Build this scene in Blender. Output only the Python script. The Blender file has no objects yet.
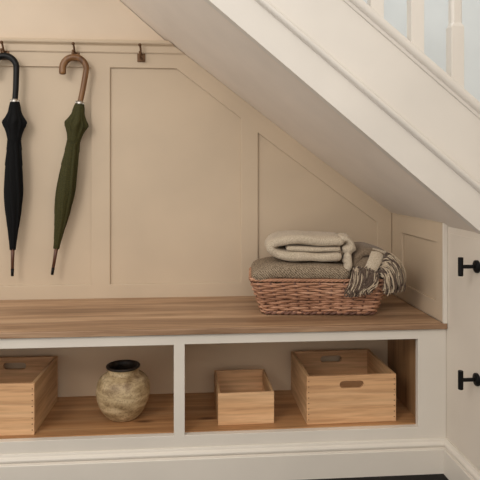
import bpy, bmesh, math, random
from mathutils import Vector, Matrix, noise
random.seed(7)
SC = bpy.context.scene
COL = SC.collection
PI = math.pi

# ------------------------------------------------------------ camera, world, lights
cam = bpy.data.cameras.new('camera'); camo = bpy.data.objects.new('camera', cam); COL.objects.link(camo)
camo.location = (0, 0, 0.95); camo.rotation_euler = (PI/2, 0, -0.0811)
cam.sensor_width = 36; cam.lens = 43.18; cam.shift_y = -0.1278; cam.clip_start = 0.02
SC.camera = camo
SC.view_settings.view_transform = 'Standard'; SC.view_settings.look = 'None'
SC.view_settings.gamma = 1; SC.view_settings.use_curve_mapping = False
SC.view_settings.exposure = 0.0
w = bpy.data.worlds.new('world'); SC.world = w; w.use_nodes = True
w.node_tree.nodes['Background'].inputs[0].default_value = (1.0, 0.955, 0.90, 1)
w.node_tree.nodes['Background'].inputs[1].default_value = 0.98

def area(name, loc, target, size, power, color, size_y=None):
    l = bpy.data.lights.new(name, 'AREA'); l.shape = 'RECTANGLE'; l.size = size; l.size_y = size_y or size
    l.energy = power; l.color = color
    o = bpy.data.objects.new(name, l); COL.objects.link(o); o.location = loc
    o.rotation_euler = (Vector(target) - Vector(loc)).to_track_quat('-Z', 'Y').to_euler()
    return o
area('room_window_light', (-1.7, -0.6, 2.3), (0.2, 2.1, 0.8), 1.1, 30, (1.0, 0.93, 0.86))
area('room_fill_light', (0.3, -0.9, 2.4), (0.2, 2.0, 0.9), 1.5, 10, (1.0, 0.96, 0.92))
area('stairwell_skylight', (0.75, 1.75, 2.7), (0.6, 2.1, 1.3), 0.7, 6, (0.72, 0.86, 1.0))

# ------------------------------------------------------------ materials
def s2l(c):
    return tuple(((v/255)/12.92 if v/255 <= 0.04045 else ((v/255+0.055)/1.055)**2.4) for v in c)
def new_mat(name, rgb, rough=0.6, metal=0.0):
    m = bpy.data.materials.new(name); m.use_nodes = True
    b = m.node_tree.nodes['Principled BSDF']
    b.inputs['Base Color'].default_value = (*s2l(rgb), 1); b.inputs['Roughness'].default_value = rough
    b.inputs['Metallic'].default_value = metal
    if sum(rgb) < 150: b.inputs['Specular IOR Level'].default_value = 0.25
    return m, m.node_tree, b
def mapped(nt, scale, rot=(0, 0, 0)):
    tc = nt.nodes.new('ShaderNodeTexCoord'); mp = nt.nodes.new('ShaderNodeMapping')
    mp.inputs['Scale'].default_value = scale; mp.inputs['Rotation'].default_value = rot
    nt.links.new(tc.outputs['Object'], mp.inputs[0]); return mp
def noise_node(nt, mp, scale, detail=4, rough=0.5, dist=0):
    n = nt.nodes.new('ShaderNodeTexNoise'); n.inputs['Scale'].default_value = scale
    n.inputs['Detail'].default_value = detail; n.inputs['Roughness'].default_value = rough
    n.inputs['Distortion'].default_value = dist
    nt.links.new(mp.outputs[0], n.inputs['Vector']); return n
def ramp(nt, src, stops):
    r = nt.nodes.new('ShaderNodeValToRGB'); e = r.color_ramp.elements
    while len(e) < len(stops): e.new(0.5)
    for i, (p, c) in enumerate(stops):
        e[i].position = p; e[i].color = (*s2l(c), 1)
    nt.links.new(src, r.inputs[0]); return r
def bump(nt, b, src, strength, dist=0.002):
    n = nt.nodes.new('ShaderNodeBump'); n.inputs['Strength'].default_value = strength
    n.inputs['Distance'].default_value = dist
    nt.links.new(src, n.inputs['Height']); nt.links.new(n.outputs[0], b.inputs['Normal'])
def mixc(nt, a, b_, fac, mode='MIX'):
    m = nt.nodes.new('ShaderNodeMix'); m.data_type = 'RGBA'; m.blend_type = mode
    if isinstance(fac, float): m.inputs[0].default_value = fac
    else: nt.links.new(fac, m.inputs[0])
    nt.links.new(a, m.inputs[6]); nt.links.new(b_, m.inputs[7]); return m
def paint(name, rgb, rough=0.55):
    m, nt, b = new_mat(name, rgb, rough)
    mp = mapped(nt, (1, 1, 1)); n = noise_node(nt, mp, 3.5, 3)
    lo = tuple(v*0.975 for v in rgb); hi = tuple(min(255, v*1.02) for v in rgb)
    r = ramp(nt, n.outputs['Fac'], [(0.3, lo), (0.7, hi)])
    nt.links.new(r.outputs[0], b.inputs['Base Color'])
    n2 = noise_node(nt, mp, 160, 3); bump(nt, b, n2.outputs['Fac'], 0.08, 0.001)
    return m
def wood(name, dark, mid, light, axis='X', rough=0.5, grain=26, knots=False, boards=None, bw=0.09):
    m, nt, b = new_mat(name, mid, rough)
    st = {'X': (0.06, 1, 1), 'Y': (1, 0.06, 1), 'Z': (1, 1, 0.06)}[axis]
    mp = mapped(nt, st)
    n = noise_node(nt, mp, grain, 6, 0.6, 0.5)
    r = ramp(nt, n.outputs['Fac'], [(0.3, dark), (0.5, mid), (0.7, light)])
    n2 = noise_node(nt, mp, grain*5, 3, 0.6)
    r2 = ramp(nt, n2.outputs['Fac'], [(0.35, (200, 190, 180)), (0.6, (255, 255, 255))])
    mx = mixc(nt, r.outputs[0], r2.outputs[0], 0.6, 'MULTIPLY')
    out = mx.outputs[2]
    if boards:   # tone of each glued stave
        tc = nt.nodes.new('ShaderNodeTexCoord'); sx = nt.nodes.new('ShaderNodeSeparateXYZ')
        nt.links.new(tc.outputs['Object'], sx.inputs[0])
        d = nt.nodes.new('ShaderNodeMath'); d.operation = 'DIVIDE'; d.inputs[1].default_value = bw
        nt.links.new(sx.outputs[boards], d.inputs[0])
        f = nt.nodes.new('ShaderNodeMath'); f.operation = 'FLOOR'; nt.links.new(d.outputs[0], f.inputs[0])
        wn = nt.nodes.new('ShaderNodeTexWhiteNoise'); wn.noise_dimensions = '1D'
        nt.links.new(f.outputs[0], wn.inputs['W'])
        r3 = ramp(nt, wn.outputs['Value'], [(0.0, (205, 196, 188)), (1.0, (255, 252, 248))])
        mx = mixc(nt, out, r3.outputs[0], 0.8, 'MULTIPLY'); out = mx.outputs[2]
    if knots:
        tc = nt.nodes.new('ShaderNodeTexCoord'); mk = nt.nodes.new('ShaderNodeMapping')
        mk.inputs['Scale'].default_value = {'X': (0.35, 1, 1), 'Y': (1, 0.35, 1), 'Z': (1, 1, 0.35)}[axis]
        nt.links.new(tc.outputs['Object'], mk.inputs[0])
        v = nt.nodes.new('ShaderNodeTexVoronoi'); v.inputs['Scale'].default_value = 9
        nt.links.new(mk.outputs[0], v.inputs['Vector'])
        rk = ramp(nt, v.outputs['Distance'], [(0.05, (95, 62, 38)), (0.14, (255, 255, 255))])
        mx = mixc(nt, out, rk.outputs[0], 0.75, 'MULTIPLY'); out = mx.outputs[2]
    nt.links.new(out, b.inputs['Base Color'])
    bump(nt, b, n2.outputs['Fac'], 0.12, 0.001)
    return m
def fabric(name, a, c, scale=250, stretch=(1, 1, 1), rough=0.95, bstr=0.5, bd=0.002):
    m, nt, b = new_mat(name, a, rough)
    mp = mapped(nt, stretch); n = noise_node(nt, mp, scale, 3, 0.6)
    r = ramp(nt, n.outputs['Fac'], [(0.38, a), (0.62, c)])
    nt.links.new(r.outputs[0], b.inputs['Base Color'])
    b.inputs['Sheen Weight'].default_value = 0.15 if rough > 0.93 else 0.0
    bump(nt, b, n.outputs['Fac'], bstr, bd)
    return m

M = {}
M['panel'] = paint('panelling_paint', (200, 181, 156))
M['upper'] = paint('upper_wall_paint', (216, 199, 178), 0.8)
M['soffit'] = paint('soffit_paint', (232, 222, 210), 0.8)
M['white'] = paint('cabinet_paint', (220, 212, 200), 0.45)
M['stair'] = paint('stair_paint', (220, 214, 205), 0.4)
M['door'] = paint('cupboard_door_paint', (218, 208, 194), 0.5)
M['well'] = paint('stairwell_paint', (206, 208, 205), 0.8)
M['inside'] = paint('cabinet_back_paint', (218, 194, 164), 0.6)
M['floor'] = wood('dark_floor', (14, 11, 10), (20, 16, 15), (26, 22, 20), 'X', 0.6)
M['bench'] = wood('bench_oak', (146, 116, 88), (186, 152, 120), (212, 182, 150), 'X', 0.5, 22, boards='Y', bw=0.06)
M['shelf'] = wood('shelf_pine', (165, 118, 76), (194, 148, 102), (208, 168, 124), 'X', 0.5, 14, knots=True, boards='Y', bw=0.11)
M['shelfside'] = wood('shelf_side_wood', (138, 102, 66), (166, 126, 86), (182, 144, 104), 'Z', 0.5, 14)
M['boxwood'] = wood('box_pine', (196, 150, 106), (220, 174, 128), (232, 192, 148), 'X', 0.55, 16)
M['boxside'] = wood('box_pine_side', (176, 136, 96), (204, 164, 120), (218, 182, 140), 'Y', 0.55, 16)
M['pin'], _, _ = new_mat('joint_pin', (120, 82, 52), 0.8)
M['black'] = fabric('black_umbrella_cloth', (6, 6, 7), (11, 11, 12), 300, rough=0.9)
M['blackh'], _, _ = new_mat('black_handle', (10, 10, 10), 0.4)
M['olive'] = fabric('olive_umbrella_cloth', (46, 45, 18), (68, 64, 29), 300, rough=0.75)
M['crook'] = wood('crook_wood', (78, 50, 28), (122, 84, 48), (150, 110, 68), 'Z', 0.4, 60)
M['tipwood'] = wood('tip_wood', (70, 40, 26), (100, 62, 42), (120, 80, 56), 'Z', 0.4, 60)
M['chrome'], _, _ = new_mat('chrome', (200, 196, 190), 0.25, 1)
M['bronze'], _nt, _b = new_mat('aged_bronze', (104, 76, 52), 0.5, 0.6)
M['iron'], _, _ = new_mat('black_iron', (16, 15, 15), 0.45, 0.3)
M['wicker'] = wood('wicker', (130, 88, 62), (186, 138, 108), (220, 178, 148), 'X', 0.6, 40)
M['wickerd'] = wood('wicker_dark', (84, 54, 42), (126, 88, 72), (160, 122, 104), 'X', 0.6, 40)
M['cream'] = fabric('cream_wool', (176, 160, 138), (202, 188, 166), 260)
M['green'] = None
M['taupe'] = fabric('taupe_wool', (104, 88, 70), (134, 116, 96), 220)
M['fcream'] = fabric('cream_yarn', (168, 150, 126), (200, 182, 156), 300)
M['fbrown'] = fabric('brown_yarn', (70, 54, 44), (104, 86, 72), 300)
# herringbone-like weave of the grey-green blanket
m, nt, b = new_mat('greygreen_weave', (128, 118, 98), 0.95)
mp = mapped(nt, (1, 1, 1)); n = noise_node(nt, mp, 330, 2)
wv = nt.nodes.new('ShaderNodeTexWave'); wv.bands_direction = 'DIAGONAL'; wv.inputs['Scale'].default_value = 70
wv.inputs['Distortion'].default_value = 6; wv.inputs['Detail Scale'].default_value = 4
nt.links.new(mp.outputs[0], wv.inputs['Vector'])
mx = mixc(nt, wv.outputs['Color'], n.outputs['Color'], 0.5)
r = ramp(nt, mx.outputs[2], [(0.32, (100, 84, 66)), (0.64, (172, 154, 130))])
nt.links.new(r.outputs[0], b.inputs['Base Color']); bump(nt, b, mx.outputs[2], 0.7, 0.003)
M['green'] = m
# stoneware glaze
m, nt, b = new_mat('stoneware_glaze', (170, 150, 116), 0.5)
mp = mapped(nt, (0.55, 0.55, 1.6)); n1 = noise_node(nt, mp, 26, 5, 0.6, 0.4)
r1 = ramp(nt, n1.outputs['Fac'], [(0.34, (132, 106, 72)), (0.5, (178, 154, 116)), (0.68, (212, 190, 152))])
n2 = noise_node(nt, mapped(nt, (1, 1, 1)), 150, 3, 0.7)
r2 = ramp(nt, n2.outputs['Fac'], [(0.36, (150, 130, 100)), (0.5, (255, 255, 255))])
mx = mixc(nt, r1.outputs[0], r2.outputs[0], 0.5, 'MULTIPLY')
n3 = noise_node(nt, mapped(nt, (1, 1, 0.6), (0.3, 0.4, 0)), 10, 2)
r3 = ramp(nt, n3.outputs['Fac'], [(0.60, (255, 255, 255)), (0.68, (130, 90, 58))])
mx2 = mixc(nt, mx.outputs[2], r3.outputs[0], 0.75, 'MULTIPLY')
nt.links.new(mx2.outputs[2], b.inputs['Base Color']); bump(nt, b, n2.outputs['Fac'], 0.25, 0.002)
M['glaze'] = m
M['darkglaze'] = fabric('dark_rim_glaze', (34, 28, 24), (60, 50, 42), 60, rough=0.4, bstr=0.1)

# ------------------------------------------------------------ helpers
def link(name, bm, mat, parent=None, smooth=False, bevel=0, subsurf=0, seg=2):
    bmesh.ops.recalc_face_normals(bm, faces=bm.faces)
    me = bpy.data.meshes.new(name); bm.to_mesh(me); bm.free()
    mats = mat if isinstance(mat, (list, tuple)) else [mat]
    for x in mats: me.materials.append(x)
    if smooth:
        for p in me.polygons: p.use_smooth = True
    o = bpy.data.objects.new(name, me); COL.objects.link(o)
    if parent: o.parent = parent
    if bevel:
        md = o.modifiers.new('bevel', 'BEVEL'); md.width = bevel; md.segments = seg; md.limit_method = 'ANGLE'
        md.angle_limit = math.radians(40)
    if subsurf:
        md = o.modifiers.new('subsurf', 'SUBSURF'); md.levels = subsurf; md.render_levels = subsurf
    return o
def struct(o): o['kind'] = 'structure'; return o
def tag(o, label, cat, group=None):
    o['label'] = label; o['category'] = cat
    if group: o['group'] = group
    return o
def thing(name, label, cat, loc, rz=0, group=None):
    o = bpy.data.objects.new(name, None); COL.objects.link(o); o.empty_display_size = 0.05
    o.location = loc; o.rotation_euler = (0, 0, rz); return tag(o, label, cat, group)
def box(bm, x0, x1, y0, y1, z0, z1, mi=0):
    v = [bm.verts.new((x, y, z)) for x in (x0, x1) for y in (y0, y1) for z in (z0, z1)]
    for q in ((0,1,3,2), (4,6,7,5), (0,4,5,1), (2,3,7,6), (0,2,6,4), (1,5,7,3)):
        f = bm.faces.new([v[i] for i in q]); f.material_index = mi
def bx(*a): bm = bmesh.new(); box(bm, *a); return bm
def plate(outer, holes, f0, f1):
    """flat board with holes; f0/f1 map (u,v) to the front / back face"""
    bm = bmesh.new(); loops = []
    for lp in [outer] + holes:
        loops.append([bm.verts.new(f0(*p)) for p in lp])
    ed = []
    for lp in loops:
        for i in range(len(lp)): ed.append(bm.edges.new((lp[i], lp[(i+1) % len(lp)])))
    bmesh.ops.triangle_fill(bm, use_beauty=True, edges=ed)
    faces = list(bm.faces); mp_ = {}
    for lp, src in zip(loops, [outer] + holes):
        for v, p in zip(lp, src): mp_[v] = bm.verts.new(f1(*p))
    for f in faces: bm.faces.new([mp_[v] for v in reversed(f.verts)])
    for lp in loops:
        for i in range(len(lp)):
            a, c = lp[i], lp[(i+1) % len(lp)]; bm.faces.new((a, c, mp_[c], mp_[a]))
    return bm
def rect(x0, x1, z0, z1): return [(x0, z0), (x1, z0), (x1, z1), (x0, z1)]
def stadium(cx, cz, wd, h, n=8):
    r = h/2; L = wd/2 - r; p = []
    for i in range(n+1): a = -PI/2 + PI*i/n; p.append((cx+L+r*math.cos(a), cz+r*math.sin(a)))
    for i in range(n+1): a = PI/2 + PI*i/n; p.append((cx-L+r*math.cos(a), cz+r*math.sin(a)))
    return p
def tube(bm, pts, rad, n=10, closed=False, mi=0, flat=None):
    pts = [Vector(p) for p in pts]; N = len(pts)
    rads = rad if isinstance(rad, (list, tuple)) else [rad]*N
    up = None; rings = []
    for i, p in enumerate(pts):
        if closed: t = (pts[(i+1) % N] - pts[i-1]).normalized()
        else: t = (pts[min(i+1, N-1)] - pts[max(i-1, 0)]).normalized()
        if up is None:
            up = Vector((0, 0, 1)) if abs(t.z) < 0.9 else Vector((0, 1, 0))
        s = t.cross(up)
        if s.length < 1e-6: s = t.cross(Vector((1, 0.1, 0)))
        s.normalize(); up = s.cross(t).normalized()
        rings.append([bm.verts.new(p + (s*math.cos(2*PI*k/n) + up*math.sin(2*PI*k/n)*(flat or 1))*rads[i]) for k in range(n)])
    for i in range(N if closed else N-1):
        a, c = rings[i], rings[(i+1) % N]
        for k in range(n):
            f = bm.faces.new((a[k], a[(k+1) % n], c[(k+1) % n], c[k])); f.material_index = mi; f.smooth = True
    if not closed:
        for rg in (rings[0], rings[-1]):
            f = bm.faces.new(rg); f.material_index = mi
def lathe(bm, prof, n=40, closed_top=False):
    rings = []
    for r, z in prof:
        if r < 1e-5: rings.append([bm.verts.new((0, 0, z))])
        else: rings.append([bm.verts.new((r*math.cos(2*PI*k/n), r*math.sin(2*PI*k/n), z)) for k in range(n)])
    for a, c in zip(rings, rings[1:]):
        for k in range(n):
            k2 = (k+1) % n
            if len(a) == 1 and len(c) == 1: continue
            if len(a) == 1: bm.faces.new((a[0], c[k], c[k2]))
            elif len(c) == 1: bm.faces.new((a[k], a[k2], c[0]))
            else: bm.faces.new((a[k], a[k2], c[k2], c[k]))
def smooth_pts(pts, n=6):
    out = []; P = [Vector(p) for p in pts]
    for i in range(len(P)-1):
        p0 = P[max(i-1, 0)]; p1 = P[i]; p2 = P[i+1]; p3 = P[min(i+2, len(P)-1)]
        for k in range(n):
            t = k/n
            out.append(0.5*((2*p1) + (p2-p0)*t + (2*p0-5*p1+4*p2-p3)*t*t + (3*p1-p0-3*p2+p3)*t**3))
    out.append(P[-1]); return out

# ------------------------------------------------------------ key dimensions (metres)
YF, YB, XR = 1.812, 2.293, 0.8085       # cabinet face, panelled wall, right wall
XW = 0.8205                             # cupboard side wall towards the room
YS = 1.568                              # face of the stair string
ZT = 0.481                              # bench top
XL = -1.30
def low(X): return 1.114 - 0.828*(X - 0.43)      # lower edge of the stair string
BACK = [(-1.3, 2.53), (-0.283, 1.651), (-0.107, 1.498), (0.259, 1.218), (0.503, 1.033), (0.8085, 0.811), (1.35, 0.43)]
def backz(X):
    for (a, za), (c, zc) in zip(BACK, BACK[1:]):
        if X <= c: return za + (zc-za)*(X-a)/(c-a)
    return BACK[-1][1]

# ------------------------------------------------------------ structure
struct(link('floor', bx(XL, 1.3, -2.2, 2.4, -0.06, 0.0), M['floor']))

# back wall: plaster above, panelled below
poly = [(XL, -0.0), (1.35, 0.0)] + [(x, z) for x, z in reversed(BACK)]
bm = plate(poly, [], lambda u, v: (u, 2.316, v), lambda u, v: (u, 2.40, v))
struct(link('wall_back', bm, M['upper']))
# panelling board with three recessed panels
ZP0, ZP1 = 0.535, 1.386
outer = [(XL, 0.44), (XR, 0.44), (XR, backz(XR)-0.001), (0.503, 1.032), (0.259, 1.217), (-0.085, 1.480), (-0.085, 1.4815), (XL, 1.4815)]
outer = [(XL, 0.44), (XR, 0.44), (XR, 0.814), (0.503, 1.036), (0.259, 1.221), (-0.076, 1.4780), (XL, 1.478)]
holes = [rect(-1.15, -0.399, ZP0, ZP1),
         [(-0.325, ZP0), (0.190, ZP0), (0.190, 1.192), (-0.066, ZP1), (-0.325, ZP1)],
         [(0.259, ZP0), (0.748, ZP0), (0.748, 0.771), (0.259, 1.134)]]
bm = plate(outer, holes, lambda u, v: (u, YB, v), lambda u, v: (u, YB+0.009, v))
bmb = plate(outer, [], lambda u, v: (u, YB+0.009, v), lambda u, v: (u, 2.3155, v))
me_t = bpy.data.meshes.new('t'); bmb.to_mesh(me_t); bmb.free(); bm.from_mesh(me_t); bpy.data.meshes.remove(me_t)
pan = struct(link('trim_1', bm, M['panel'], bevel=0.0022)); pan['label'] = 'beige wall panelling with three recessed panels behind the bench'
# cap rail of the panelling
def sweep(name, prof, pts, mat, bevel=0, cut=False):
    """prof: list of (out, z); pts: function(out) -> list of xy points along the run"""
    bm = bmesh.new(); rows = []
    for o_, z in prof: rows.append([bm.verts.new((x, y, z)) for x, y in (pts(o_, z) if cut else pts(o_))])
    n = len(rows)
    for i in range(n):
        a, c = rows[i], rows[(i+1) % n]
        for k in range(len(a)-1): bm.faces.new((a[k], a[k+1], c[k+1], c[k]))
    bm.faces.new([r_[0] for r_ in rows]); bm.faces.new([r_[-1] for r_ in rows])
    return struct(link(name, bm, mat, bevel=bevel))
def caprun(o_, z):
    x = -0.107 + (1.498 - z)/0.77          # runs into the sloping soffit
    return [(XL, YB - o_), (x + 0.001, YB - o_)]
sweep('trim_2', [(-0.022, 1.4785), (-0.0005, 1.4785), (-0.0005, 1.445), (0.004, 1.443), (0.006, 1.447), (0.006, 1.470), (0.010, 1.474), (0.016, 1.4765), (0.019, 1.480), (0.020, 1.486), (0.017, 1.492), (-0.022, 1.492)], caprun, M['panel'], cut=True)

# sloping soffit under the stairs
bm = bmesh.new(); NX = 28; NYs = 4; g = []
xs = sorted(set([XL + (1.35-XL)*i/NX for i in range(NX+1)] + [p[0] for p in BACK]))
top = []
for x in xs:
    row = []; rt = []
    for j in range(NYs+1):
        t = j/NYs; y = (YS+0.035) + (2.398-(YS+0.035))*t
        z = low(x)+0.002 + (backz(x)-low(x)-0.002)*min(1, (y-YS-0.035)/(YB-YS-0.035))
        row.append(bm.verts.new((x, y, z))); rt.append(bm.verts.new((x, y, z+0.03)))
    g.append(row); top.append(rt)
for G in (g, top):
    for i in range(len(xs)-1):
        for j in range(NYs): bm.faces.new((G[i][j], G[i+1][j], G[i+1][j+1], G[i][j+1]))
for i in range(len(xs)-1):
    bm.faces.new((g[i][0], g[i+1][0], top[i+1][0], top[i][0])); bm.faces.new((g[i][-1], g[i+1][-1], top[i+1][-1], top[i][-1]))
for i in (0, -1):
    for j in range(NYs): bm.faces.new((g[i][j], g[i][j+1], top[i][j+1], top[i][j]))
o = struct(link('ceiling', bm, M['soffit'])); o['label'] = 'sloping plastered underside of the stairs'

# wall behind the stair flight (above the soffit)
sp = [(x, z+0.03) for x, z in BACK]
poly = sp + [(1.35, 2.95), (XL, 2.95)]
struct(link('wall_stairwell', plate(poly, [], lambda u, v: (u, 2.318, v), lambda u, v: (u, 2.40, v)), M['well']))

# right wall: panelled return above the bench, then cupboard side towards the room
def wr(u, v): return (XR+0.010, u, v)
poly = [(2.316, 0.0), (2.316, 0.812), (YS+0.004, low(XR)+0.0), (YS+0.004, low(XR)), (YS-0.002, low(XR)), (YS-0.002, 2.2), (0.45, 2.2), (0.45, 0.0)]
poly = [(2.316, 0.0), (2.316, 0.811), (YS+0.036, 0.809), (YS-0.003, 0.802), (YS-0.003, 2.2), (0.45, 2.2), (0.45, 0.0)]
struct(link('wall_right', plate(poly, [], lambda u, v: (XW, u, v), lambda u, v: (XR+0.10, u, v)), M['door']))
ret = plate([(1.812, 0.4815), (2.2925, 0.4815), (2.2925, 0.810), (1.812, 0.808)],
            [[(1.866, 0.543), (2.180, 0.543), (2.180, 0.739), (1.866, 0.739)]],
            lambda u, v: (XR, u, v), lambda u, v: (XR+0.0088, u, v))
b2 = plate([(1.812, 0.4815), (2.2925, 0.4815), (2.2925, 0.810), (1.812, 0.808)], [], lambda u, v: (XR+0.0088, u, v), lambda u, v: (XW-0.0003, u, v))
me_t = bpy.data.meshes.new('t'); b2.to_mesh(me_t); b2.free(); ret.from_mesh(me_t); bpy.data.meshes.remove(me_t)
o = struct(link('trim_3', ret, M['panel'], bevel=0.0015)); o['label'] = 'small panelled return at the right end of the bench'
bm = bmesh.new(); box(bm, XR-0.0022, XW-0.0003, 1.800, 1.8118, 0.4815, 0.8065)
struct(link('trim_4', bm, M['white'], bevel=0.0018))
bm = bmesh.new(); box(bm, XR-0.003, XR, 1.813, 2.292, 0.8045, 0.8095)
struct(link('trim_5', bm, M['panel'], bevel=0.0012))
# cupboard door with two T-bar knobs
door = struct(link('door_1', bx(XW-0.0022, XW-0.0002, 1.20, 1.780, 0.118, 0.775), M['door'], bevel=0.0008))
door['label'] = 'cream cupboard door at the right with two black T-bar knobs'
def tknob(z):
    y = 1.600; x = XW-0.0024
    bm = bmesh.new()
    def cyl(x0, x1, r, n=24, r2=None):
        a = [bm.verts.new((x0, y+r*math.cos(2*PI*k/n), z+r*math.sin(2*PI*k/n))) for k in range(n)]
        r2 = r2 or r
        c = [bm.verts.new((x1, y+r2*math.cos(2*PI*k/n), z+r2*math.sin(2*PI*k/n))) for k in range(n)]
        for k in range(n): bm.faces.new((a[k], a[(k+1) % n], c[(k+1) % n], c[k]))
        bm.faces.new(a); bm.faces.new(c)
    cyl(x, x-0.007, 0.0185); cyl(x-0.007, x-0.010, 0.0165, r2=0.012)
    rose = link('knob_rose', bm, M['iron'], door, bevel=0.001)
    bm = bmesh.new(); cyl(x-0.009, x-0.046, 0.0055)
    link('knob_stem', bm, M['iron'], rose)
    bm = bmesh.new(); n = 20; cx = x-0.051; r = 0.0075
    rows = []
    for zz, rr in ((-0.027, r*0.85), (-0.0255, r), (0.0255, r), (0.027, r*0.85)):
        rows.append([bm.verts.new((cx+rr*math.cos(2*PI*k/n), y+rr*math.sin(2*PI*k/n), z+zz)) for k in range(n)])
    for a, c in zip(rows, rows[1:]):
        for k in range(n): bm.faces.new((a[k], a[(k+1) % n], c[(k+1) % n], c[k]))
    bm.faces.new(rows[0]); bm.faces.new(rows[-1])
    link('knob_bar', bm, M['iron'], rose)
tknob(0.6965); tknob(0.3705)

# skirting with an ogee moulding, along the cabinet and round on to the right wall
prof = [(0.0003, 0.0), (0.017, 0.0), (0.017, 0.0765), (0.0155, 0.0785), (0.0100, 0.0790), (0.0095, 0.0825), (0.0135, 0.087), (0.0140, 0.0915), (0.0115, 0.0965), (0.0065, 0.1000), (0.0055, 0.1045), (0.0045, 0.1070), (0.0003, 0.1075)]
sweep('baseboard_back', prof, lambda o_: [(XL, YF-o_), (XW-o_, YF-o_)], M['white'])
sweep('baseboard_right', prof, lambda o_: [(XW-o_, YF-o_-0.0003), (XW-o_, 0.46)], M['white'])

# ------------------------------------------------------------ staircase
st = thing('staircase', 'white painted staircase rising to the left above the bench alcove', 'stairs', (0.8, YS, 0.0))
OX, OY = 0.8, YS
def sl(off, y): return lambda x: (x-OX, y-OY, low(x)+off)
def slant(x0, x1, prof, name, mat, bevel=0, parent=st):
    """prof: list of (y, vertical offset over the string's lower edge)"""
    bm = bmesh.new(); N = len(prof)
    a = [bm.verts.new((x0-OX, y-OY, low(x0)+o_)) for y, o_ in prof]
    c = [bm.verts.new((x1-OX, y-OY, low(x1)+o_)) for y, o_ in prof]
    for k in range(N): bm.faces.new((a[k], a[(k+1) % N], c[(k+1) % N], c[k]))
    bm.faces.new(a); bm.faces.new(c)
    return link(name, bm, mat, parent, bevel=bevel)
X0, X1 = -1.28, 0.8195
slant(X0, X1, [(YS, 0), (YS+0.035, 0), (YS+0.035, 0.325), (YS, 0.325)], 'string_board', M['stair'], 0.0012)
def arc(cy, co, ry, ro, a0, a1, n=8):
    return [(cy+ry*math.cos(math.radians(a0+(a1-a0)*i/n)), co+ro*math.sin(math.radians(a0+(a1-a0)*i/n))) for i in range(n+1)]
slant(X0, X1, [(YS-0.0002, 0.107), (YS-0.004, 0.108)] + arc(YS-0.006, 0.120, 0.011, 0.0115, 245, 95) + [(YS-0.0025, 0.134), (YS-0.0002, 0.1345)], 'string_moulding', M['stair'])
slant(X0, X1, [(YS-0.0002, 0.316), (YS-0.005, 0.317), (YS-0.007, 0.325), (YS-0.0075, 0.327)] + arc(YS-0.008, 0.3435, 0.013, 0.0165, 265, 90, 10) + [(YS+0.055, 0.360), (YS+0.055, 0.3255), (YS-0.0002, 0.3255)], 'string_capping', M['stair'])
# treads and risers between string and wall
bm = bmesh.new(); go = 0.235; pts = []
x = 0.80; k = 0
prof_s = []
while x > -1.1:
    zt = low(x) + 0.300; prof_s += [(x, low(x)+0.106), (x, zt)] if not prof_s else [(x, zt)]
    prof_s += [(x-go, zt)]; x -= go
prof_s += [(x, low(x)+0.106)]
bm = plate([(px-OX, pz) for px, pz in prof_s], [], lambda u, v: (u, 0.0355, v), lambda u, v: (u, 2.300-OY, v))
link('steps', bm, M['stair'], st)
# balusters: square block at the foot, chamfered shaft above
for bxx in (-0.062, 0.053, 0.168, 0.283, 0.3975, 0.5125, 0.6285, 0.745):
    bm = bmesh.new(); yc = YS+0.020; hw = 0.0185; xc = bxx
    z0 = low(xc-hw)+0.352; zb = low(xc)+0.352+0.175; ztop = low(xc)+1.15
    def ring(h, c, z, slopeb=False):
        p = [(-h+c, -h), (h-c, -h), (h, -h+c), (h, h-c), (h-c, h), (-h+c, h), (-h, h-c), (-h, -h+c)]
        return [bm.verts.new((xc+a-OX, yc+b_-OY, (low(xc+a)+0.3603) if slopeb else z)) for a, b_ in p]
    R_ = [ring(hw, 0.001, 0, True), ring(hw, 0.001, zb), ring(hw-0.003, 0.006, zb+0.012), ring(hw-0.004, 0.006, ztop)]
    for a, c in zip(R_, R_[1:]):
        for q in range(8): bm.faces.new((a[q], a[(q+1) % 8], c[(q+1) % 8], c[q]))
    bm.faces.new(R_[0]); bm.faces.new(R_[-1])
    link('baluster', bm, M['stair'], st)
slant(X0, X1, [(YS-0.01, 1.13), (YS-0.012, 1.16), (YS, 1.19), (YS+0.04, 1.19), (YS+0.052, 1.16), (YS+0.05, 1.13)], 'handrail', M['stair'], 0.004)

# ------------------------------------------------------------ bench cabinet and its top
cab = thing('bench_cabinet', 'built-in cream bench cabinet with two open storage bays under the wooden top', 'cabinet', (0, YF, 0))
face = plate(rect(XL, XW-0.0004, 0.0, 0.4625), [rect(-0.90, -0.0605, 0.1455, 0.4295), rect(-0.0265, 0.7260, 0.1455, 0.4310)],
             lambda u, v: (u, 0, v), lambda u, v: (u, 0.022, v))
link('face_frame', face, M['white'], cab, bevel=0.0012)
link('shelf_board', bx(-0.95, -0.045, 0.0225, 0.350, 0.125, 0.148), M['shelf'], cab)
link('shelf_board', bx(-0.045, 0.745, 0.0225, 0.350, 0.125, 0.148), M['shelf'], cab)
link('divider', bx(-0.0555, -0.0315, 0.0225, 0.350, 0.1485, 0.4615), M['inside'], cab)
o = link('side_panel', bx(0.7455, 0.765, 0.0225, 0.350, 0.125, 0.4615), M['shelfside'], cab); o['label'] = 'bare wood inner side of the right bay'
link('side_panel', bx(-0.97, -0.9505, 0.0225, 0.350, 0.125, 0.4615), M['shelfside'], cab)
link('back_panel', bx(-0.97, 0.765, 0.3505, 0.362, 0.10, 0.4615), M['inside'], cab)
bt = link('worktop', plate([(XL, -0.0105), (XW-0.0006, -0.0105), (XW-0.0006, -0.0005), (XR-0.0004, -0.0005), (XR-0.0004, 2.2925-YF), (XL, 2.2925-YF)], [], lambda u, v: (u, v, ZT), lambda u, v: (u, v, 0.463)), M['bench'], None, bevel=0.002)
bt.location = (0, YF, 0)
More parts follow.
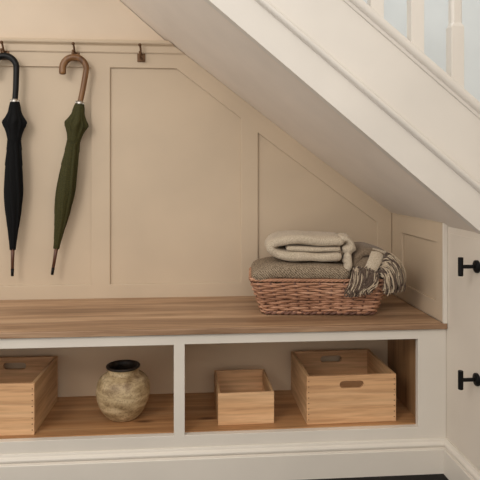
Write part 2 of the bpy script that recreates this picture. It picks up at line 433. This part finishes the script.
# wood top is notched round the panelled return: the front nosing runs a little further right
tag(bt, 'long oak bench top with grey-brown grain running along the alcove', 'worktop')

# ------------------------------------------------------------ wooden boxes
def wooden_box(label, loc, rz, W, D, H, slots=True, pins=True, t=0.011):
    b_ = thing('wooden_box', label, 'box', loc, rz, 'open pine boxes in the bench bays')
    hole = [stadium(0, H-0.030, 0.080, 0.024)] if slots else []
    nm = 'end_panel'
    link('front_panel', plate(rect(-W/2, W/2, 0, H), hole, lambda u, v: (u, -D/2, v), lambda u, v: (u, -D/2+t, v)), M['boxwood'], b_, bevel=0.0012)
    link('back_panel', plate(rect(-W/2, W/2, 0, H), hole, lambda u, v: (u, D/2-t, v), lambda u, v: (u, D/2, v)), M['boxwood'], b_, bevel=0.0012)
    for s in (-1, 1):
        a, c = sorted((s*W/2, s*(W/2-t)))
        link('side_panel', bx(a, c, -D/2+t+0.0002, D/2-t-0.0002, 0.0, H-0.0005), M['boxside'], b_, bevel=0.001)
    link('bottom_panel', bx(-W/2+t+0.0003, W/2-t-0.0003, -D/2+t+0.0003, D/2-t-0.0003, 0.001, 0.008), M['boxwood'], b_)
    if pins:
        nn = 8
        for s in (-1, 1):
            bm = bmesh.new()
            for k in range(nn):
                zc = H*(0.10 + 0.80*k/(nn-1))
                for off in ((0.006,) if s < 0 else (0.006,)):
                    cx = s*(W/2-off); r = 0.0016
                    v = [bm.verts.new((cx+r*1.6*math.cos(2*PI*q/8), -D/2-0.0003, zc+r*math.sin(2*PI*q/8))) for q in range(8)]
                    v2 = [bm.verts.new((cx+r*1.6*math.cos(2*PI*q/8), -D/2+0.0002, zc+r*math.sin(2*PI*q/8))) for q in range(8)]
                    bm.faces.new(v); bm.faces.new(v2)
                    for q in range(8): bm.faces.new((v[q], v[(q+1) % 8], v2[(q+1) % 8], v2[q]))
            link('joint_pins', bm, M['pin'], b_)
    return b_
wooden_box('large open pine box with handle slots, at the left end of the left bay', (-0.6405, 1.990, 0.1482), math.radians(-1.5), 0.298, 0.280, 0.161)
wooden_box('small open pine box without handle slots, left of the large box in the right bay', (0.1705, 1.985, 0.1482), math.radians(1.0), 0.184, 0.230, 0.1035, False, False, 0.008)
wooden_box('large open pine box with a dark handle slot, at the right of the right bay', (0.517, 1.994, 0.1482), math.radians(0.8), 0.300, 0.280, 0.156)

# ------------------------------------------------------------ stoneware vase
vz = thing('stoneware_vase', 'round speckled beige stoneware vase with dark rim in the left bay', 'vase', (-0.2355, 1.968, 0.1482))
bm = bmesh.new()
po = [(0, 0.0), (0.046, 0.0), (0.052, 0.004), (0.066, 0.022), (0.080, 0.050), (0.0885, 0.085), (0.0895, 0.108), (0.085, 0.134), (0.075, 0.152), (0.062, 0.163), (0.0535, 0.169), (0.0515, 0.176), (0.0515, 0.183), (0.0535, 0.188)]
pi_ = []
pin_ = [(0.0465, 0.188), (0.045, 0.180), (0.050, 0.168), (0.070, 0.145), (0.079, 0.108), (0.074, 0.05), (0.045, 0.012), (0, 0.010)]
po2 = [(0, 0)] + [(p.x, p.y) for p in smooth_pts([(a, b_, 0) for a, b_ in po[1:]], 3)]
lathe(bm, po2 + pi_, 48)
for v in bm.verts:
    k = 1 + 0.02*noise.noise(Vector(v.co)*14) + 0.004*math.sin(v.co.z*420)
    v.co.x *= k; v.co.y *= k
for v in bm.verts: v.co.z *= 0.885
link('vase_body', bm, M['glaze'], vz, smooth=True)
bm = bmesh.new()
lathe(bm, [(0.0465, 0.1875), (0.0538, 0.1875), (0.0565, 0.190), (0.0570, 0.1925), (0.0555, 0.1955), (0.052, 0.1965), (0.048, 0.194), (0.0455, 0.186)] + [(0.044, 0.178), (0.048, 0.168), (0.066, 0.145), (0.074, 0.108), (0.07, 0.05), (0.045, 0.014), (0, 0.012)], 48)
for v in bm.verts: v.co.z = v.co.z*0.885 if v.co.z < 0.17 else v.co.z - 0.1875*0.115
o = link('vase_rim', bm, M['darkglaze'], vz, smooth=True); o['label'] = 'dark brown glazed rim'

# ------------------------------------------------------------ coat hooks
def hook(label, x, z):
    h = thing('coat_hook', label, 'coat hook', (x, YB-0.0003, z), 0, 'bronze coat hooks on the panelling rail')
    bm = bmesh.new(); box(bm, -0.0155, 0.0155, -0.0035, 0, -0.022, 0.025)
    link('hook_plate', bm, M['bronze'], h, bevel=0.0015)
    for sx, sz in ((-0.0095, 0.018), (0.0095, 0.018), (0, -0.019)):
        bm = bmesh.new(); tube(bm, [(sx, -0.0034, sz), (sx, -0.0055, sz)], 0.0028, 8)
        link('screw_head', bm, M['bronze'], h)
    bm = bmesh.new()
    tube(bm, smooth_pts([(0, -0.003, 0.010), (0, -0.014, 0.010), (0.0, -0.024, 0.020), (-0.001, -0.030, 0.032), (-0.002, -0.034, 0.037)], 6), 0.0038, 10)
    bmesh.ops.create_icosphere(bm, subdivisions=2, radius=0.0066, matrix=Matrix.Translation((-0.002, -0.035, 0.038)))
    link('upper_prong', bm, M['bronze'], h, smooth=True)
    bm = bmesh.new()
    tube(bm, smooth_pts([(0, -0.003, -0.004), (0, -0.020, -0.012), (0, -0.034, -0.013), (0, -0.043, -0.004), (0, -0.045, 0.006)], 6), 0.0040, 10)
    bmesh.ops.create_icosphere(bm, subdivisions=2, radius=0.0058, matrix=Matrix.Translation((0, -0.045, 0.008)))
    link('lower_prong', bm, M['bronze'], h, smooth=True)
    return h
hook('bronze coat hook holding the black umbrella, leftmost on the rail', -0.725, 1.431)
hook('bronze coat hook holding the green umbrella, middle of the rail', -0.458, 1.431)
hook('empty bronze coat hook near the sloping soffit', -0.204, 1.431)

# ------------------------------------------------------------ umbrellas
def umbrella(label, loc, tilt, mcloth, mhandle, L=0.86, wk=1.0):
    """local origin at the neck where the handle meets the cloth; cloth hangs down -z"""
    u = thing('umbrella', label, 'umbrella', loc, 0, 'crook-handled umbrellas on the hooks')
    u.rotation_euler = (0, tilt, 0)
    r = 0.0445
    pts = [(0, 0, -0.004), (0.003, 0, 0.05), (0.004, 0, 0.125)]
    cxx = 0.004 - r
    for i in range(1, 13):
        a = PI*i/12*1.03
        pts.append((cxx + r*math.cos(a), 0, 0.125 + r*1.0*math.sin(a)))
    pts.append((cxx - r + 0.002, 0, 0.108)); pts.append((cxx - r + 0.004, 0, 0.096))
    sp_ = smooth_pts(pts, 3)
    rr = [0.0105 + 0.0030*min(1, i/len(sp_)*1.6) for i in range(len(sp_))]; rr[-1] = 0.0070; rr[-2] = 0.0125
    bm = bmesh.new(); tube(bm, sp_, rr, 14)
    link('crook_handle', bm, mhandle, u, smooth=True)
    bm = bmesh.new(); tube(bm, [(0, 0, -0.012), (0, 0, 0.006)], 0.0120, 16)
    o_ = link('collar', bm, M['chrome'], u); o_['label'] = 'chrome collar'
    # furled cloth: pleated loft, eight folds with a twist
    prof = [(-0.004, 0.017), (-0.03, 0.022), (-0.06, 0.023), (-0.10, 0.024), (-0.15, 0.0255), (-0.20, 0.029), (-0.26, 0.033), (-0.32, 0.0355), (-0.36, 0.035), (-0.42, 0.029), (-0.48, 0.021), (-0.53, 0.015), (-0.568, 0.011)]
    bm = bmesh.new(); n = 64; rows = []
    ps = smooth_pts([(a, b_*wk, 0) for a, b_ in prof], 4)
    for p in ps:
        row = []
        for k in range(n):
            ph = 2*PI*k/n; s = (ph*8 + p.x*16) / (2*PI); s = s - math.floor(s)
            rad = p.y*(0.80 + 0.25*(1-s)) * (1+0.05*noise.noise(Vector((math.cos(ph)*2, math.sin(ph)*2, p.x*14))))
            row.append(bm.verts.new((rad*math.cos(ph), rad*0.72*math.sin(ph), p.x)))
        rows.append(row)
    for a, c in zip(rows, rows[1:]):
        for k in range(n): bm.faces.new((a[k], a[(k+1) % n], c[(k+1) % n], c[k]))
    bm.faces.new(rows[0]); bm.faces.new(rows[-1])
    link('furled_canopy', bm, mcloth, u, smooth=True)
    # loose hem corners standing out below the neck
    bm = bmesh.new(); n = 60; rows = []
    for z, r0, amp in ((-0.006, 0.0165, 0.0), (-0.028, 0.021, 0.10), (-0.050, 0.028, 0.30), (-0.068, 0.037, 0.5), (-0.083, 0.0475, 0.72), (-0.090, 0.0485, 0.80), (-0.100, 0.042, 0.62), (-0.122, 0.032, 0.30), (-0.148, 0.0255, 0.08), (-0.160, 0.0245, 0.0)):
        row = []
        for k in range(n):
            ph = 2*PI*k/n
            lob = (abs(math.cos(ph*2.5)))**1.6
            lob = abs((((ph+0.12)*5/(2*PI)) % 1)*2 - 1)
            lob = max(lob, 0.92*abs((((ph+0.12+PI)*5/(2*PI)) % 1)*2 - 1)**3)
            rad = wk*r0*(1 - amp*0.55*(1-lob))
            row.append(bm.verts.new((rad*math.cos(ph), max(-0.034, rad*0.75*math.sin(ph)), z + 0.012*amp*math.sin(ph*5+1))))
        rows.append(row)
    for a, c in zip(rows, rows[1:]):
        for k in range(n): bm.faces.new((a[k], a[(k+1) % n], c[(k+1) % n], c[k]))
    link('canopy_hem', bm, mcloth, u, smooth=True)
    bm = bmesh.new(); pr = [(0.0225*math.cos(2*PI*k/32)*wk, 0.0175*math.sin(2*PI*k/32)*wk, -0.150+0.003*math.cos(2*PI*k/32)) for k in range(32)]
    tube(bm, pr, 0.0045, 8, True, flat=0.3)
    link('closing_strap', bm, mcloth, u, smooth=True)
    bm = bmesh.new(); tube(bm, [(0, 0, -0.56), (0, 0, -0.60), (0, 0, -0.645)], [0.0075, 0.0065, 0.0055], 12)
    f_ = link('tip', bm, M['tipwood'], u, smooth=True)
    bm = bmesh.new(); tube(bm, [(0, 0, -0.640), (0, 0, -0.668)], [0.0062, 0.0052], 12)
    link('tip_cap', bm, M['iron'], f_, smooth=True)
    bm = bmesh.new()
    for k in range(8):
        a = 2*PI*k/8+0.3
        tube(bm, [(0.012*math.cos(a), 0.010*math.sin(a), -0.012), (0.0165*math.cos(a), 0.013*math.sin(a), 0.004)], 0.0018, 6)
    link('rib_tips', bm, M['chrome'], u, smooth=True)
    return u
umbrella('black furled umbrella with black crook handle hanging from the left hook', (-0.677, YB-0.038, 1.247), math.radians(0.8), M['black'], M['blackh'])
umbrella('olive green furled umbrella with brown wooden crook handle, hanging tilted', (-0.434, YB-0.038, 1.242), math.radians(9.0), M['olive'], M['crook'])

# ------------------------------------------------------------ wicker basket
BX, BY, BZ, BR = 0.444, 2.062, ZT+0.0006, math.radians(-6.0)
bk = thing('wicker_basket', 'rectangular brown wicker basket standing on the bench top', 'basket', (BX, BY, BZ), BR)
HB = 0.122
def rrect(a, b_, r, s):
    """point at arc fraction s in [0,1) on a rounded rectangle of half sizes a,b"""
    segs = [2*(b_-r), PI*r/2, 2*(a-r), PI*r/2]*2; tot = sum(segs); d = (s % 1)*tot
    P = [((a, -b_+r), (0, 1)), ((a-r, b_-r), 0), ((a-r, b_), (-1, 0)), ((-a+r, b_-r), 90), ((-a, b_-r), (0, -1)), ((-a+r, -b_+r), 180), ((-a+r, -b_), (1, 0)), ((a-r, -b_+r), 270)]
    for i, L in enumerate(segs):
        if d <= L or i == 7:
            q, dr = P[i]
            if i % 2 == 0: return (q[0]+dr[0]*d, q[1]+dr[1]*d, *( (1,0),(0,1),(-1,0),(0,-1))[i//2])
            an = math.radians(dr) + d/r
            return (q[0]+r*math.cos(an), q[1]+r*math.sin(an), math.cos(an), math.sin(an))
        d -= L
def bdim(z):
    t = z/HB; return 0.192+0.045*t, 0.112+0.024*t
NST = 34
rowsn = 14
bmA = bmesh.new()
for i in range(rowsn):
    z = 0.010 + (HB-0.022)*i/(rowsn-1); a, b_ = bdim(z); N = NST*6
    pts = []
    for k in range(N):
        s = k/N; x, y, nx, ny = rrect(a, b_, 0.028, s)
        wv_ = 0.0042*math.cos(PI*NST*s + (i % 2)*PI)
        zz = z + 0.0034*noise.noise(Vector((x*30, y*30, i*3.1)))
        pts.append((x+nx*wv_, y+ny*wv_, zz))
    tube(bmA, pts, 0.0040 + 0.0008*noise.noise(Vector((i*1.7, 0, 0))), 8, True, flat=1.05)
link('woven_side', bmA, M['wicker'], bk, smooth=True)
bm = bmesh.new()
for k in range(NST):
    s = k/NST; x0, y0, nx, ny = rrect(*bdim(0), 0.028, s); x1, y1, _, _ = rrect(*bdim(HB), 0.028, s)
    tube(bm, [(x0, y0, 0.004), (x1, y1, HB)], 0.0034, 6)
link('stakes', bm, M['wickerd'], bk, smooth=True)
bm = bmesh.new()
for q in range(3):
    a, b_ = bdim(HB); pts = []
    N = 360
    for k in range(N):
        s = k/N; x, y, nx, ny = rrect(a, b_, 0.028, s); ph = 2*PI*(NST/1.5*s) // 1 * 0 + 2*PI*30*s + q*2*PI/3
        pts.append((x+nx*0.0032*math.cos(ph), y+ny*0.0032*math.cos(ph), HB+0.001+0.0032*math.sin(ph)))
    tube(bm, pts, 0.0034, 6, True)
link('rim', bm, M['wicker'], bk, smooth=True)
bm = bmesh.new()
for q in range(2):
    a, b_ = bdim(0); pts = []; N = 360
    for k in range(N):
        s = k/N; x, y, nx, ny = rrect(a, b_, 0.028, s); ph = 2*PI*26*s + q*PI
        pts.append((x+nx*(0.002+0.004*math.cos(ph)), y+ny*(0.002+0.004*math.cos(ph)), 0.0075+0.003*math.sin(ph)))
    tube(bm, pts, 0.0043, 6, True)
link('foot_rim', bm, M['wickerd'], bk, smooth=True)
link('basket_base', bx(-0.19, 0.19, -0.106, 0.106, 0.003, 0.008), M['wickerd'], bk)

# ------------------------------------------------------------ blankets
def sheet(bm, path, th, y0, y1, ny=14, amp=0.006, fr=14, seed=0, taper=0.0, mi=0, sag=None):
    """thick folded cloth: path in (x,z) gives the middle of the sheet, swept along y with soft ends"""
    P = smooth_pts([(a, 0, c) for a, c in path], 5); n = len(P); outl = []
    nrm = []
    for i in range(n):
        t = (P[min(i+1, n-1)] - P[max(i-1, 0)]).normalized(); nrm.append(Vector((-t.z, 0, t.x)))
    h = th/2
    left = [P[i]+nrm[i]*h for i in range(n)]; right = [P[i]-nrm[i]*h for i in range(n)]
    def cap(i, sgn):
        t = (P[1]-P[0]).normalized()*-1 if i == 0 else (P[-1]-P[-2]).normalized()
        nn = nrm[i]*sgn; return [P[i] + (nn*math.cos(a)+t*math.sin(a))*h for a in [PI*k/6 for k in range(1, 6)]]
    outl = left + cap(-1, 1) + list(reversed(right)) + cap(0, -1)
    c0 = sum(outl, Vector())/len(outl)
    rings = []
    for j in range(ny+1):
        t = j/ny; y = y0+(y1-y0)*t
        e = min(t, 1-t)*ny
        k = (0.55, 0.85, 0.96)[int(e)] if e < 2.99 else 1.0
        row = []
        for idx, p in enumerate(outl):
            m_ = P[idx] if idx < n else (P[n-1] if idx < n+5 else (P[2*n+4-idx] if idx < 2*n+5 else P[0]))
            q = m_ + (p-m_)*k
            dv = noise.noise_vector(Vector((q.x*fr+seed*7.3, y*fr*0.8, q.z*fr)))*amp
            y_ = y + 0.004*noise.noise(Vector((q.x*20, q.z*30, seed)))
            row.append(bm.verts.new((q.x+dv.x, y_+dv.y*0.5, q.z+dv.z)))
        rings.append(row)
    for a, c in zip(rings, rings[1:]):
        for k in range(len(a)):
            f = bm.faces.new((a[k], a[(k+1) % len(a)], c[(k+1) % len(a)], c[k])); f.material_index = mi
    for rg in (rings[0], rings[-1]):
        cv = bm.verts.new(sum((v.co for v in rg), Vector())/len(rg))
        # end faces built between the two sides of the sheet
        bm.verts.remove(cv)
        L_ = rg[:n]; C_ = rg[n:n+5]; Rr = list(reversed(rg[n+5:2*n+5])); C0 = rg[2*n+5:]
        for i in range(n-1):
            f = bm.faces.new((L_[i], L_[i+1], Rr[i+1], Rr[i])); f.material_index = mi
        f = bm.faces.new([L_[-1]] + C_ + [Rr[-1]]); f.material_index = mi
        f = bm.faces.new([Rr[0]] + C0 + [L_[0]]); f.material_index = mi
# grey-green woven blanket lying in the basket
t1 = thing('folded_blanket', 'grey-green woven folded blanket at the bottom, lying in the wicker basket', 'blanket', (BX, BY, BZ+HB), BR, 'folded blankets in the wicker basket')
bm = bmesh.new()
sheet(bm, [(0.085, 0.024), (0.0, 0.026), (-0.10, 0.027), (-0.165, 0.024), (-0.208, 0.013)], 0.058, -0.141, 0.112, amp=0.006, fr=9, seed=1)
sheet(bm, [(0.085, -0.022), (-0.05, -0.022), (-0.19, -0.022)], 0.030, -0.100, 0.104, amp=0.002, seed=4)
link('blanket_cloth', bm, M['green'], t1, smooth=True)
# cream blanket folded on top
t2 = thing('folded_blanket', 'cream wool blanket folded on top of the grey-green blanket', 'blanket', (BX, BY, BZ+HB+0.067), BR, 'folded blankets in the wicker basket')
bm = bmesh.new()
sheet(bm, [(0.062, 0.008), (-0.03, 0.008), (-0.11, 0.012), (-0.150, 0.022), (-0.168, 0.040), (-0.152, 0.058), (-0.11, 0.066), (-0.02, 0.066), (0.070, 0.062)], 0.037, -0.122, 0.100, amp=0.006, seed=9)
sheet(bm, [(-0.105, 0.040), (-0.04, 0.037), (0.066, 0.035)], 0.020, -0.116, 0.095, amp=0.004, seed=12)
link('blanket_cloth', bm, M['cream'], t2, smooth=True)
# its loose end: crumpled tuft and a strip hanging down between the blankets
bm = bmesh.new()
sheet(bm, [(0.080, 0.074), (0.100, 0.068), (0.106, 0.050), (0.094, 0.034)], 0.024, -0.130, -0.02, 10, 0.010, 45, 3)
sheet(bm, [(0.100, 0.062), (0.110, 0.040), (0.100, 0.020), (0.090, 0.000)], 0.022, -0.128, -0.06, 10, 0.009, 40, 6)
sheet(bm, [(0.100, 0.012), (0.096, -0.018), (0.084, -0.054)], 0.026, -0.134, -0.090, 8, 0.006, 30, 5)
link('loose_end', bm, M['cream'], t2, smooth=True)
# taupe throw with fringe
t3 = thing('fringed_throw', 'taupe and cream fringed throw spilling over the right end of the basket', 'blanket', (BX, BY, BZ+HB), BR)
bm = bmesh.new()
sheet(bm, [(0.112, 0.000), (0.124, 0.050), (0.142, 0.088), (0.178, 0.094), (0.216, 0.080), (0.244, 0.056), (0.258, 0.026), (0.262, -0.010)], 0.034, -0.112, 0.10, 12, 0.007, 16, 21)
sheet(bm, [(0.132, 0.010), (0.160, 0.048), (0.200, 0.040), (0.225, 0.010)], 0.074, -0.116, 0.09, 12, 0.008, 16, 22)
link('throw_cloth', bm, M['taupe'], t3, smooth=True)
# pale reverse side of the throw turned over in a band that runs diagonally across its front
bm = bmesh.new(); NU, NV = 14, 8
A, B_ = Vector((0.138, -0.137, 0.022)), Vector((0.172, -0.140, 0.002))
Cc, Dd = Vector((0.186, -0.100, 0.108)), Vector((0.236, -0.094, 0.096))
rows = []
for layer in (0, 1):
    G = []
    for i in range(NU+1):
        t = i/NU; row = []
        for j in range(NV+1):
            q = j/NV; p = A.lerp(B_, q).lerp(Cc.lerp(Dd, q), t)
            p = p + Vector((0, -0.006*math.sin(PI*q) - 0.014*math.sin(PI*t) + layer*0.014, 0.006*math.sin(PI*t) - layer*0.006))
            p += noise.noise_vector(p*30)*0.003
            row.append(bm.verts.new(p))
        G.append(row)
    rows.append(G)
for G in rows:
    for i in range(NU):
        for j in range(NV): bm.faces.new((G[i][j], G[i+1][j], G[i+1][j+1], G[i][j+1]))
for i in range(NU):
    for j in (0, NV): bm.faces.new((rows[0][i][j], rows[0][i+1][j], rows[1][i+1][j], rows[1][i][j]))
for j in range(NV):
    for i in (0, NU): bm.faces.new((rows[0][i][j], rows[0][i][j+1], rows[1][i][j+1], rows[1][i][j]))
o = link('reverse_fold', bm, M['cream'], t3, smooth=True); o['label'] = 'pale cream reverse side turned over'
# fringe strands (two yarn colours twisted together)
def strands(seed, mat, nfront, nside):
    rnd = random.Random(seed); bm = bmesh.new()
    def yarn(pts, r):
        ph = rnd.random()*6; sp_ = smooth_pts(pts, 4)
        tube(bm, sp_, [r*(1+0.25*math.sin(i*1.6+ph)) for i in range(len(sp_))], 6)
    for k in range(nfront):                    # bunch falling over the front rim
        t = (k + rnd.random())/nfront
        x0 = 0.108 + 0.088*t; z0 = 0.030 + 0.012*math.sin(PI*t) - 0.016*t + rnd.uniform(-0.008, 0.008)
        x1 = 0.088 + 0.075*t + rnd.uniform(-0.012, 0.012); z1 = -0.022 - 0.028*rnd.random() + 0.020*max(0, t-0.5)
        ya = -0.134 - rnd.random()*0.010; yb = -0.156 - 0.014*rnd.random()
        yarn([(x0+0.010, ya+0.020, z0-0.002), (x0, ya-0.010, z0+0.006), (x0*0.7+x1*0.3+rnd.uniform(-0.004, 0.004), yb, z0*0.55+z1*0.45), (x1+rnd.uniform(-0.005, 0.005), yb-0.004, z1*0.75), (x1+rnd.uniform(-0.004, 0.004), yb, z1)], 0.0017+0.0007*rnd.random())
    for k in range(nside):                     # bunch arching over the right end
        t = (k + rnd.random())/nside
        x0 = 0.196 + 0.036*t + rnd.uniform(-0.006, 0.006); z0 = 0.018 + 0.066*t + rnd.uniform(-0.008, 0.008); ya = -0.130 + 0.03*rnd.random()
        x1 = 0.212 + 0.070*t + rnd.uniform(-0.008, 0.008); z1 = -0.050 + 0.050*rnd.random() + 0.01*t
        yb = -0.150 + 0.06*rnd.random()*t
        yarn([(x0-0.004, ya+0.014, z0-0.006), (x0+0.006, ya-0.014, z0+0.006), (x0*0.45+x1*0.55+0.008, yb-0.006, z0*0.72+z1*0.28+0.006), (x1+0.003, yb-0.006, z0*0.25+z1*0.75), (x1+rnd.uniform(-0.003, 0.003), yb, z1)], 0.0017+0.0007*rnd.random())
    o_ = link('fringe', bm, mat, t3, smooth=True); o_['kind'] = 'stuff'; return o_
o = strands(3, M['fcream'], 44, 84); o['label'] = 'cream yarn strands of the fringe'
o = strands(5, M['fbrown'], 84, 70); o['label'] = 'dark brown yarn strands of the fringe'
